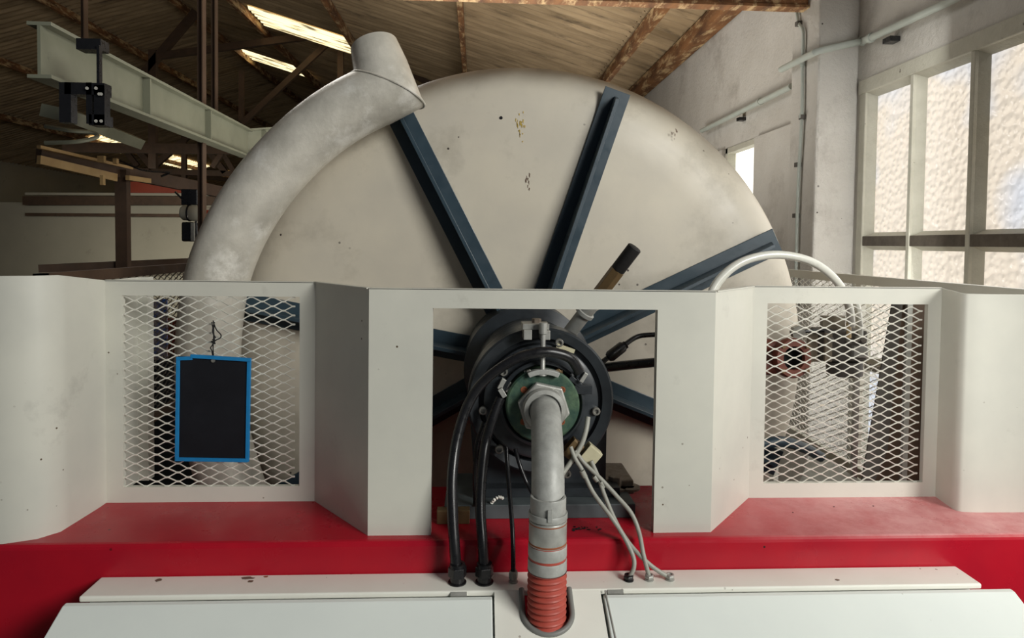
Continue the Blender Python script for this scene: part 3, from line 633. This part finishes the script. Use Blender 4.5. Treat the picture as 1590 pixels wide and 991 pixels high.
# arc saddle above the green flange and its rod
mb=MB(); A=[]; 
for i in range(13):
    a=math.radians(90-26+52*i/12); A.append((V((CX+.080*math.cos(a),0,CZ+.080*math.sin(a))),V((CX+.093*math.cos(a),0,CZ+.093*math.sin(a)))))
poly=[V((p[0].x,1.64,p[0].z)) for p in A]+[V((p[1].x,1.64,p[1].z)) for p in A[::-1]]
mb.slab(poly,(0,.022,0)).build('saddle',G['pipe'],hb,bevel=.002)
rx=P(843,540,1.65).x
zr1=P(843,583,1.65).z; zr2=P(843,507,1.65).z
MB().tube([V((rx,1.65,zr1)),V((rx,1.65,zr1+.008)),V((rx,1.65,zr2-.02)),V((rx,1.65,zr2-.018)),V((rx,1.65,zr2+.008)),V((rx,1.65,zr2+.0095))],[.011,.0062,.0062,.0105,.0105,.009],16).build('grease_rod',G['galv'],hb)
a=P(815,522,1.655);b=P(828,511,1.655); pz=P(840,517,1.66)
mb=MB(); mb.box((P(820,0,1.655).x,1.655,P(0,524,1.655).z+.0),(P(833,0,1.655).x,1.72,P(840,513,1.655).z)); mb.box((P(847,0,1.655).x,1.655,P(0,524,1.655).z),(P(862,0,1.655).x,1.72,P(840,514,1.655).z)); 
mb.box((P(818,0,1.672).x,1.668,P(840,513,1.66).z),(P(860,0,1.672).x,1.73,P(840,504,1.66).z)); mb.build('clamp_block',G['galv'],hb,bevel=.0015); cbk=[q for q in hb.children if q.name.startswith('clamp_block')][-1]
MB().ncyl(P(833,502,1.70),(0,0,1),.012,0,.012).build('clamp_bolt',G['rustbolt'],cbk)
MB().obox(P(878,541,1.69),(1,0,-.35),(0,1,0),(.35,0,1),.024,.004,.005).build('spring_clip',G['beige'],hb)
# cable brackets
mb=MB(); mb.obox(P(783,598,1.68),(1,0,-.5),(0,1,0),(.5,0,1),.013,.008,.014); mb.obox(P(780,610,1.665),(1,0,-1.6),(0,1,0),(1.6,0,1),.012,.006,.006); mb.obox(P(792,605,1.67),(1,0,.9),(0,1,0),(-.9,0,1),.010,.006,.005); mb.build('cable_bracket',G['galv'],hb,bevel=.001)
mb=MB(); mb.obox(P(905,604,1.675),(1,0,0),(0,1,0),(0,0,1),.022,.012,.011); mb.obox(P(893,592,1.67),(1,0,-.8),(0,1,0),(.8,0,1),.018,.008,.006); mb.obox(P(902,582,1.67),(1,0,1.2),(0,1,0),(-1.2,0,1),.011,.01,.008); mb.build('cable_bracket',G['hubblack'],hb,bevel=.001)
MB().obox(P(906,586,1.655),(1,0,1.6),(0,1,0),(-1.6,0,1),.013,.006,.005).build('bracket_tip',G['galv'],hb,bevel=.001)
# pedestal
zp=P(850,700,1.76).z
foot=[P(690,803,1.70),P(985,803,1.70),P(985,783,1.70),P(690,783,1.70)]
x0,x1=foot[0].x,foot[1].x
bpl=MB().box((x0,1.69,ZB),(x1,1.93,ZB+.036)).build('base_plate',G['foot'],hb,bevel=.002)
ped=[V((CX-.165,1.78,ZB+.036)),V((CX+.185,1.78,ZB+.036))]+[V((CX+.186*math.cos(t),1.78,CZ+.186*math.sin(t))) for t in [0-math.pi*i/16 for i in range(17)]]
MB().slab(ped,(0,.14,0)).build('pedestal',G['hubblack'],hb)
MB().box((P(742,0,1.74).x,1.74,ZB+.037),(x1-.03,1.79,ZB+.06)).build('pedestal_foot',G['hubblack'],hb)
for (u,v,r_) in ((955,746,.019),(977,771,.017)):
    p=P(u,v,1.80); zb=ZB+.036
    MB().cyl((p.x,1.80,zb),(p.x,1.80,zb+.006),r_*1.7).build('washer',G['rustbolt'],bpl)
    MB().ncyl((p.x,1.80,zb+.006),(0,0,1),r_,0,p.z-zb+.006).build('anchor_nut',G['rustbolt'],bpl,bevel=.002)
MB().box((P(940,0,1.86).x,1.80,ZB+.036),(P(990,0,1.86).x,1.95,ZB+.058)).build('shim_block',G['rustbolt'],hb,bevel=.004)
MB().box((P(686,0,1.68).x,1.66,ZB),(P(738,0,1.68).x,1.688,ZB+.035)).build('wood_packer',G['brass'],hb,bevel=.002)
mb=MB().tube(smooth_path([P(763,781,1.70),P(768,776,1.69),P(775,772,1.69),P(781,774,1.70)]),[.003+.002*math.sin(i*1.7) for i in range(25)],7); o=mb.build('paint_scrap',G['white']); tag(o,'small crumpled white scrap lying on the bearing foot','scrap')

# ---- elbow pipe with nut, clamps and red hose
ep=thing('supply_pipe',(CX,1.42,-.8),'grey elbow pipe from the hub nut down into the red corrugated hose','pipe')
YP=1.425
MB().ncyl((CX,1.625,CZ),(0,1,0),.066,0,.022,6,math.radians(12)).build('hex_nut',G['galv'],ep,bevel=.004)
MB().lathe((CX,1.652,CZ),(0,-1,0),[(.0,0),(.055,0),(.052,.03),(.05,.042),(.0,.042)],40).build('nut_collar',G['galv'],ep)
MB().lathe((CX,1.62,CZ),(0,-1,0),[(.052,0),(.054,.008),(.05,.016),(.04,.018)],40).build('lock_ring',G['galv'],ep)
xb=P(851,790,YP).x
zk=P(851,770,YP).z; bend=.085
ax=[V((CX,1.625,CZ)),V((CX,1.60,CZ-.002))]+smooth_path([V((CX,1.585,CZ-.006)),V((CX+(xb-CX)*.2,1.545,CZ-.026)),V((CX+(xb-CX)*.45,1.50,CZ-.06)),V((CX+(xb-CX)*.7,1.462,CZ-.105)),V((CX+(xb-CX)*.95,1.435,CZ-.16)),V((xb,YP,CZ-.215))],5)+[V((xb,YP,zk-.02))]
MB().tube(ax,.0362,36).build('elbow',G['pipe'],ep)
el=[o for o in ep.children if o.name.startswith('elbow')][0]; MB().bar(V((xb,YP-.0358,CZ-.215)),V((xb,YP-.0358,zk)),.003,.002).build('mould_seam',G['galv'],el)
def zz(v): return P(851,v,YP).z
def ringp(v0,v1,r,nm,m,lip=.001):
    z0_,z1_=zz(v1),zz(v0); return MB().lathe((xb,YP,z0_),(0,0,1),[(r-.006,0),(r-lip,0),(r,.002),(r,z1_-z0_-.002),(r-lip,z1_-z0_),(r-.006,z1_-z0_)],44).build(nm,m,ep)
ringp(770,806,.0385,'socket',G['pipe']); ringp(794,804,.0420,'socket_bead',G['pipe'])
ringp(806,843,.0408,'clamp_band',G['galv']); ringp(808,811,.0414,'rust_line',G['rust']); ringp(838,842,.0414,'rust_line',G['rust'])
ringp(844,862,.0418,'clamp_band',G['pipe']); ringp(866,884,.0420,'clamp_band',G['pipe']); ringp(842,885,.0398,'hose_end',G['redhose'])
MB().obox((xb-.0005,YP-.0415,zz(790)),(1,0,0),(0,1,0),(0,0,1),.005,.0025,.013).build('clamp_lug',G['pipe'],ep,bevel=.001)
pr=[];zt_=zz(884);L_=.155;n_=12
for i in range(n_*8+1):
    t=i/(n_*8); ph=(t*n_)%1; pr.append((.0365+.0062*(.5+.5*math.cos(2*math.pi*ph))**.7,t*L_))
MB().lathe((xb,YP,zt_-L_),(0,0,1),pr,44).build('corrugated_hose',G['redhose'],ep)
# ---- duct
dc=thing('air_duct',P(340,435,2.2),'silver painted curved duct hugging the drum, with mitred outlet stub','duct')
pts=[P(u,v,2.2) for u,v in ((372,790),(345,705),(327,620),(324,540),(334,450),(354,385),(386,323),(428,266),(480,214),(535,174),(602,140))]
cl=smooth_path(pts,10)
c0=cl[-1]; d0=(P(602,140,2.2)-P(522,182,2.2)).normalized(); cl[-1]=c0; cl[-2]=c0-d0*.02; cl[-3]=c0-d0*.045; top=P(581,72,2.24); d1=(top-c0).normalized(); nb=(d0+d1).normalized()
RD=.098
MB().tube(cl,RD,48,cap=False,cut1=(c0,nb)).build('curved_duct',G['duct'],dc)
MB().tube([c0,c0.lerp(top,.5),top],[RD,RD*.90,RD*.79],48,cap=False,cut0=(c0,nb)).build('outlet_stub',G['duct'],dc)
MB().tube([top-d1*.004,top+d1*.001],RD*.785,48).build('outlet_end',G['duct'],dc)
# weld seam around the mitre
T=d0; u_=T.orthogonal().normalized(); w_=T.cross(u_); ring=[]
for k in range(65):
    a=2*math.pi*k/64; q=c0+(u_*math.cos(a)+w_*math.sin(a))*(RD+.001); q=q+T*((c0-q).dot(nb)/T.dot(nb)); ring.append(q)
MB().tube(ring,[.0028+.0012*random.random() for _ in ring],6,cap=False).build('weld_seam',G['duct'],dc)

# ---- slate board
sb=thing('slate_board',P(330,716,1.80),'small black writing board with blue edging hung on the left mesh','board')
YS=1.808
C4=[P(276,553,YS),P(388,559,YS),P(385,716,YS),P(274,714,YS)]
bpn=MB().slab(C4,(0,.004,0)).build('black_panel',G['slate'],sb)
def edge(a,b,w_,nm='blue_edging'):
    a=V(a);b=V(b); return MB().bar(a,b,.008,w_,(0,0,1) if abs((b-a).x)>abs((b-a).z) else (1,0,0)).build(nm,G['bluef'],sb,bevel=.001)
e_=.0095
edge(P(274,557,YS-.001),P(299,556,YS-.001),e_); edge(P(296,553,YS-.002),P(390,559,YS-.002),e_)
edge(P(387,556,YS),P(384,717,YS),e_); edge(P(277,556,YS),P(275,716,YS),e_); edge(P(273,713,YS-.001),P(385,715,YS-.001),e_)
MB().lathe(P(331,560,YS-.002),(0,-1,0),[(.0055,0),(.005,.002),(.003,.002),(0,.001)],16).build('eyelet',G['steel'],bpn)
st=MB()
for pth in ([(331,560),(329,545),(327,540),(331,532),(332,505),(331,498)],[(329,500),(333,528),(328,530),(334,534),(330,527)],[(331,500),(336,512),(343,520),(342,525),(336,528),(331,532)],[(333,500),(330,515),(335,525)],[(331,532),(331,545),(332,560)]):
    st.tube(smooth_path([P(u,v,YS+.004-.003*(i%2)) for i,(u,v) in enumerate(pth)],6),.0016,6)
st.build('hanging_string',G['black'],sb)

# ---- cables
def px3(l): return [P(u,v,y) for u,v,y in l]
def cab(l,r,m,name,label,cat='cable',group=None,n=12,gl=None):
    t=thing(name,P(*l[-1]),label,cat,group)
    MB().tube(smooth_path(px3(l),8),r,n).build('sheath',m,t); return t
YG=1.517
def ze(u,v): return P(u,v,YG)
cab([(900,578,1.655),(886,557,1.645),(862,548,1.635),(838,547,1.63),(806,555,1.63),(772,575,1.63),(742,603,1.628),(722,640,1.62),(708,690,1.60),(702,745,1.57),(703,800,1.545),(706,850,1.525),(709,890,YG)],.0128,G['rubber'],'power_cable','thick black cable looping over the hub to the leftmost gland')
cab([(777,618,1.66),(765,650,1.65),(754,690,1.64),(748,740,1.60),(746,790,1.56),(749,840,1.53),(752,890,YG)],.0125,G['rubber'],'power_cable','thick black cable from the grey bracket down to the second gland')
cab([(752,655,1.68),(741,690,1.68),(738,730,1.68),(738,785,1.69)],.006,G['rubber'],'power_cable','short dark cable half hidden behind the second thick cable')
cab([(786,694,1.67),(788,725,1.65),(792,775,1.60),(796,830,1.55),(797,890,YG)],.0055,G['rubber'],'thin_cable','thin black cable hanging straight to the small white gland')
cab([(800,697,1.67),(807,722,1.65),(818,750,1.64),(828,768,1.62),(838,782,1.62)],.0052,G['rubber'],'thin_cable','thin black cable disappearing behind the grey elbow pipe')
cab([(913,648,1.665),(910,668,1.65),(903,690,1.64),(890,712,1.63),(876,732,1.62),(862,752,1.60)],.0062,G['cable'],'thin_hose','grey translucent hose crossing in front of the beige connector',cat='hose')
g3='grey sensor cables fanning to the right hand glands'
cab([(886,694,1.63),(893,712,1.62),(905,732,1.61),(921,765,1.59),(951,806,1.56),(968,832,1.55),(983,864,1.53),(984,882,1.52),(977,897,YG)],.0052,G['cable'],'sensor_cable','lowest grey cable, ending in the dark left gland of the three',group=g3)
cab([(918,716,1.63),(930,744,1.62),(939,770,1.60),(957,812,1.57),(977,844,1.55),(998,867,1.53),(1018,884,1.52),(1038,896,YG)],.0052,G['cable'],'sensor_cable','grey cable crossing to the rightmost gland',group=g3)
cab([(893,700,1.635),(908,720,1.63),(933,744,1.615),(957,770,1.60),(980,797,1.58),(992,826,1.56),(999,861,1.53),(1008,896,YG)],.0052,G['cable'],'sensor_cable','uppermost grey cable bowing right, ending in the middle gland',group=g3)
# sleeves on the grey cables
cab([(1060,519,2.0),(1012,520,2.0),(990,523,2.0),(972,534,1.98),(950,551,1.95),(925,570,1.92)],.0075,G['rubber'],'black_lead','thin black lead with inline connector right of the hub')
o=MB().tube([P(972,535,1.975),P(968,538,1.974),P(966,539,1.974),P(948,553,1.945),P(944,556,1.944)],[.012,.012,.017,.017,.012],12).build('inline_connector',G['rubber']); tag(o,'chunky black inline connector on the lead right of the hub','connector')
cab([(1060,559,1.98),(1015,563,1.98),(975,567,1.97),(930,572,1.95)],.014,G['rubber'],'power_cable','thick straight black cable just below the inline connector')
# glands
def gland(u,v,r,h,m,label,m2=None,flat=True):
    p=P(u,v,YG); p=V((p.x,YG,-.7755)); t=thing('cable_gland',p,label,'cable gland')
    MB().lathe(p,(0,0,1),[(0,0),(r*1.02,0),(r*1.02,.003),(r*.8,.004),(r*.8,h*.4)],24).build('seat_ring',m,t)
    MB().ncyl(p,(0,0,1),r*1.05,h*.36,h*.85,6,.2).build('hex_body',m,t,bevel=.0012)
    MB().lathe(p,(0,0,1),[(r*.9,h*.84),(r*.85,h),(r*.55,h),(r*.5,h*.8)],24).build('cap',m2 or m,t)
gland(710,900,.0205,.045,G['rubber'],'large black cable gland, leftmost on the white strip')
gland(752,900,.0205,.045,G['rubber'],'large black cable gland, second from left beside the thin cable')
gland(797,899,.0105,.026,G['cable'],'small whitish cable gland left of the red hose')
gland(976,901,.0115,.014,G['rubber'],'small dark cable gland, left one of the three right of the hose')
gland(1008,902,.0105,.014,G['galv'],'small grey cable gland, middle one of the three right of the hose')
gland(1040,900,.0105,.014,G['galv'],'small grey cable gland, right one of the three right of the hose')
# sleeves
for u,v,y,du,dv in ((906,736,1.606,5,10),(935,752,1.615,5,9),(925,743,1.62,6,7)):
    o=MB().tube([P(u-du/2,v-dv/2,y-.001),P(u+du/2,v+dv/2,y-.001)],.0068,10).build('cable_sleeve',G['cable']); tag(o,{906:'pale sleeve on the lowest grey cable',935:'pale sleeve on the middle stretch of the rightmost gland cable',925:'pale sleeve on the uppermost grey cable'}[u],'sleeve')
# beige connector block
cb=thing('connector_block',P(902,700,1.65),'beige open ended connector block strapped below the hub','connector')
ax_=(P(922,722,1.65)-P(884,690,1.65)).normalized(); up_=V((-ax_.z,0,ax_.x)); 
def hollow(cn,L1,H1,D1,nm,m):
    cn=V(cn); mb=MB(); t=.0025
    for s_ in(-1,1):
        mb.obox(cn+up_*s_*H1,ax_,(0,1,0),up_,L1,D1,t); mb.obox(cn+V((0,s_*D1,0)),ax_,(0,1,0),up_,L1,t,H1)
    mb.build(nm,m,cb,bevel=.0008)
hollow(P(916,706,1.655),.020,.020,.016,'housing',G['beige']); hollow(P(889,697,1.66),.016,.022,.014,'housing',G['brass'])
MB().obox(P(916,706,1.655),ax_,(0,1,0),up_,.012,.013,.017).build('insert',G['hubblack'],cb)
# ---- level fitting: grey pipe, collar, brass hexagon, black plug
lf=thing('vent_fitting',P(880,520,1.92),'slanted fitting with black plug and brass hexagon rising from the hub','fitting')
A0=P(876,528,1.95);A1=P(986,384,1.84)
def al(t): return A0.lerp(A1,t)
dd=(A1-A0).normalized()
MB().tube([al(-.05),al(.30)],.021,24).build('grey_pipe',G['pipe'],lf)
MB().lathe(al(.30),dd,[(.021,-.006),(.028,-.004),(.028,.006),(.021,.008)],24).build('collar',G['pipe'],lf)
MB().tube([al(.30),al(.42)],.023,24).build('grey_socket',G['galv'],lf)
MB().tube([al(.42),al(.50)],.017,20).build('nipple',G['rustbolt'],lf)
L_=(A1-A0).length
MB().ncyl(al(.50),dd,.0215,0,L_*.265,6,.5).build('brass_hexagon',G['brass'],lf,bevel=.001)
MB().lathe(al(.765),dd,[(0,0),(.0195,0),(.0205,.003),(.0205,L_*.235-.002),(.018,L_*.235),(0,L_*.235)],24).build('black_plug',G['plug'],lf)
# ================================================================== right window contents
ff=thing('copper_flange',P(1228,560,2.1),'brown copper pipe flange with dark bore behind the right mesh','flange')
fc=P(1230,556,2.08); fa=V((.15,-1,.05)).normalized()
frg=MB().lathe(fc,fa,[(.036,.0),(.038,.012),(.060,.012),(.064,.006),(.064,-.012),(.045,-.016),(.045,-.12)],40).build('flange_ring',G['copper'],ff)
MB().lathe(fc,fa,[(0,-.05),(.037,-.05),(.037,.008)],32).build('dark_bore',G['black'],ff)
MB().tube(smooth_path([fc-fa*.03+V((-.02,0,.03)),fc-fa*.03+V((-.07,.01,.035)),fc-fa*.03+V((-.14,.02,.02))]),.022,12).build('side_branch',G['copper'],ff)
MB().tube(smooth_path([fc-fa*.03+V((-.03,0,-.03)),fc-fa*.03+V((-.09,.01,-.03)),fc-fa*.03+V((-.14,.02,-.01))]),.028,12).build('side_branch',G['copper'],ff)
for a in (45,135,225,315):
    v=V((math.cos(math.radians(a)),0,math.sin(math.radians(a))))*.055; MB().ncyl(fc+v,fa,.008,.012,.02).build('flange_bolt',G['brass'],frg)
MB().tube(smooth_path([P(1228,518,2.12),P(1240,516,2.12),P(1262,514,2.12),P(1290,513,2.14)]),.006,8).build('black_link',G['rubber'],ff)
MB().ncyl(P(1238,516,2.12),(0,-1,0),.022,-.01,.01,8).build('steel_knob',G['steel'],ff)
mo=thing('valve_actuator',P(1310,580,2.15),'dark valve actuator box on a bracket behind the right mesh','actuator')
pbox(1277,491,1313,512,2.15,.02,'tan_bracket',G['tan'],mo,.002)
pbox(1279,514,1348,562,2.12,.1,'housing',G['motor'],mo,.006)
pbox(1281,518,1293,562,2.112,.01,'pale_edge',G['tan'],mo,.001)
MB().cyl(P(1311,560,2.17),P(1311,582,2.17),.056,32).build('lower_drum',G['motor'],mo,bevel=.003)
pbox(1326,538,1349,556,2.105,.02,'side_lug',G['galv'],mo,.004)
pbox(1256,520,1278,562,2.16,.02,'grey_bracket',G['tan'],mo,.002)
MB().tube(smooth_path([P(1318,525,2.1),P(1318,500,2.1),P(1319,470,2.1)]),.0075,10).build('amber_tube',G['braid'],mo)
MB().tube(smooth_path([P(1336,530,2.12),P(1335,500,2.12),P(1330,465,2.12)]),.009,10).build('milky_tube',G['clear'],mo)
for u,v in ((1317,530),(1330,526),(1339,528),(1289,527)): MB().ncyl(P(u,v,2.105),(0,-1,0),.009,-.004,.008,8).build('fitting',G['steel'],mo)
cab([(1085,520,1.95),(1097,475,1.95),(1115,437,1.96),(1150,408,1.97),(1195,396,1.98),(1240,400,1.99),(1275,415,2.0),(1303,442,2.02),(1318,475,2.08),(1322,505,2.1)],.0125,G['clear'],'plastic_hose','milky plastic hose arching above the right side of the guard',cat='hose')
cab([(1100,500,1.99),(1108,458,1.99),(1126,430,1.99),(1152,408,2.0),(1175,402,2.0)],.0075,G['clear'],'plastic_hose','second thinner plastic hose inside the arch of the first',cat='hose')
MB().bar(P(1330,575,2.2),V((P(1326,720,2.2).x,2.2,-1.99)),.016,.016).build('stand',G['galv'],mo)
# tray and pipes low behind the right mesh
o=MB().tube(smooth_path([P(1180,690,2.15),P(1215,686,2.15),P(1250,696,2.18),P(1275,710,2.2)]),.018,10).build('blue_pipe',G['blue']); tag(o,'blue grey pipe low behind the right mesh window','pipe')
o=MB().slab([P(1240,755,2.1),P(1262,700,2.5),P(1345,752,2.1),P(1350,775,2.05),P(1240,775,2.05)],(0,.004,0)).build('grey_tray',G['galv']); tag(o,'grey sloping tray edge at the bottom of the right mesh window','tray')
# left: blue cloth and drum things seen through the fence
kb=thing('dark_cabinet',V((-2.05,4.4,-2)),'dark cabinet beyond the left fence, under the blue sheet','cabinet')
a=P(222,560,4.2);b=P(300,560,4.2); MB().box((a.x-.1,4.22,-2),(b.x+.2,4.8,a.z)).build('body',G['hubblack'],kb,bevel=.005); MB().box((a.x-.08,4.2,-1.9),(b.x,4.219,a.z-.04)).build('door',G['hubblack'],kb)
o=thing('notice_sheet',P(250,560,4.2),'blue and cream sheet hanging beyond the left fence','sheet')
a=P(226,465,4.2);b=P(256,560,4.2); MB().box((a.x,4.23,b.z),(b.x,4.24,a.z)).build('paper',G['posterb'],o)
o=pbox(253,496,290,556,4.42,.15,'maroon_box',G['orange']); tag(o,'maroon box beyond the left fence, right of the blue sheet','box')

# ================================================================== LIGHT
wd=bpy.data.worlds.new('world'); bpy.context.scene.world=wd; wd.use_nodes=True
wd.node_tree.nodes['Background'].inputs[0].default_value=(.78,.86,1,1); wd.node_tree.nodes['Background'].inputs[1].default_value=.06
def area(name,loc,to,sx,sy,e,col=(1,1,1),spread=3.1416):
    l=bpy.data.lights.new(name,'AREA'); l.shape='RECTANGLE'; l.size=sx; l.size_y=sy; l.energy=e; l.color=col; l.spread=spread
    o=bpy.data.objects.new(name,l); COL.objects.link(o); o.location=V(loc)+V((0,0,H0)); d=V(to)-V(loc); o.rotation_euler=d.to_track_quat('-Z','Y').to_euler(); return o
area('window_light',(1.93,2.3,.0),(0,2.5,-.2),1.5,1.6,10,(1,.99,.96))
area('key_light',(3.5,-2.1,1.7),(.2,1.8,-.3),2.0,2.0,268,(1,.99,.94))  # added key light from unseen front right; no door is built
area('corner_fill',(.5,.1,.4),(1.36,1.8,-.4),.5,.5,1.3,(1,.98,.94),.75)  # added fill for the right guard corner, no lamp stands here
area('pilaster_fill',(1.85,2.75,-.1),(1.88,3.5,-.1),.2,2.2,4,(1,.99,.95),2.0)  # added lamp boosting the window light on the pilaster
area('far_hall_light',(1.6,7.5,.4),(-1,8,.8),3,1.4,25,(1,.97,.92))  # area light down the right wall, where no window is built
area('wall_fill',(-1.2,4.6,1.9),(2.2,3.0,.6),2.0,1.0,30,(1,.97,.92))  # added fill aimed across the hall at the right wall
area('roof_fill',(.1,4.6,-.6),(.0,4.8,3),1.6,1.6,60,(1,.95,.86),2.4)  # added fill hidden behind the drum, brightening the roof
area('partition_fill',(-5,9,.6),(-5,14,-.8),5,1,32,(1,.94,.8),1.3)  # added fill brightening the far partition wall
sc=bpy.context.scene; sc.view_settings.view_transform='Standard'; sc.view_settings.look='None'; sc.view_settings.exposure=0
for o in bpy.data.objects:
    if '_o' in o: del o['_o']
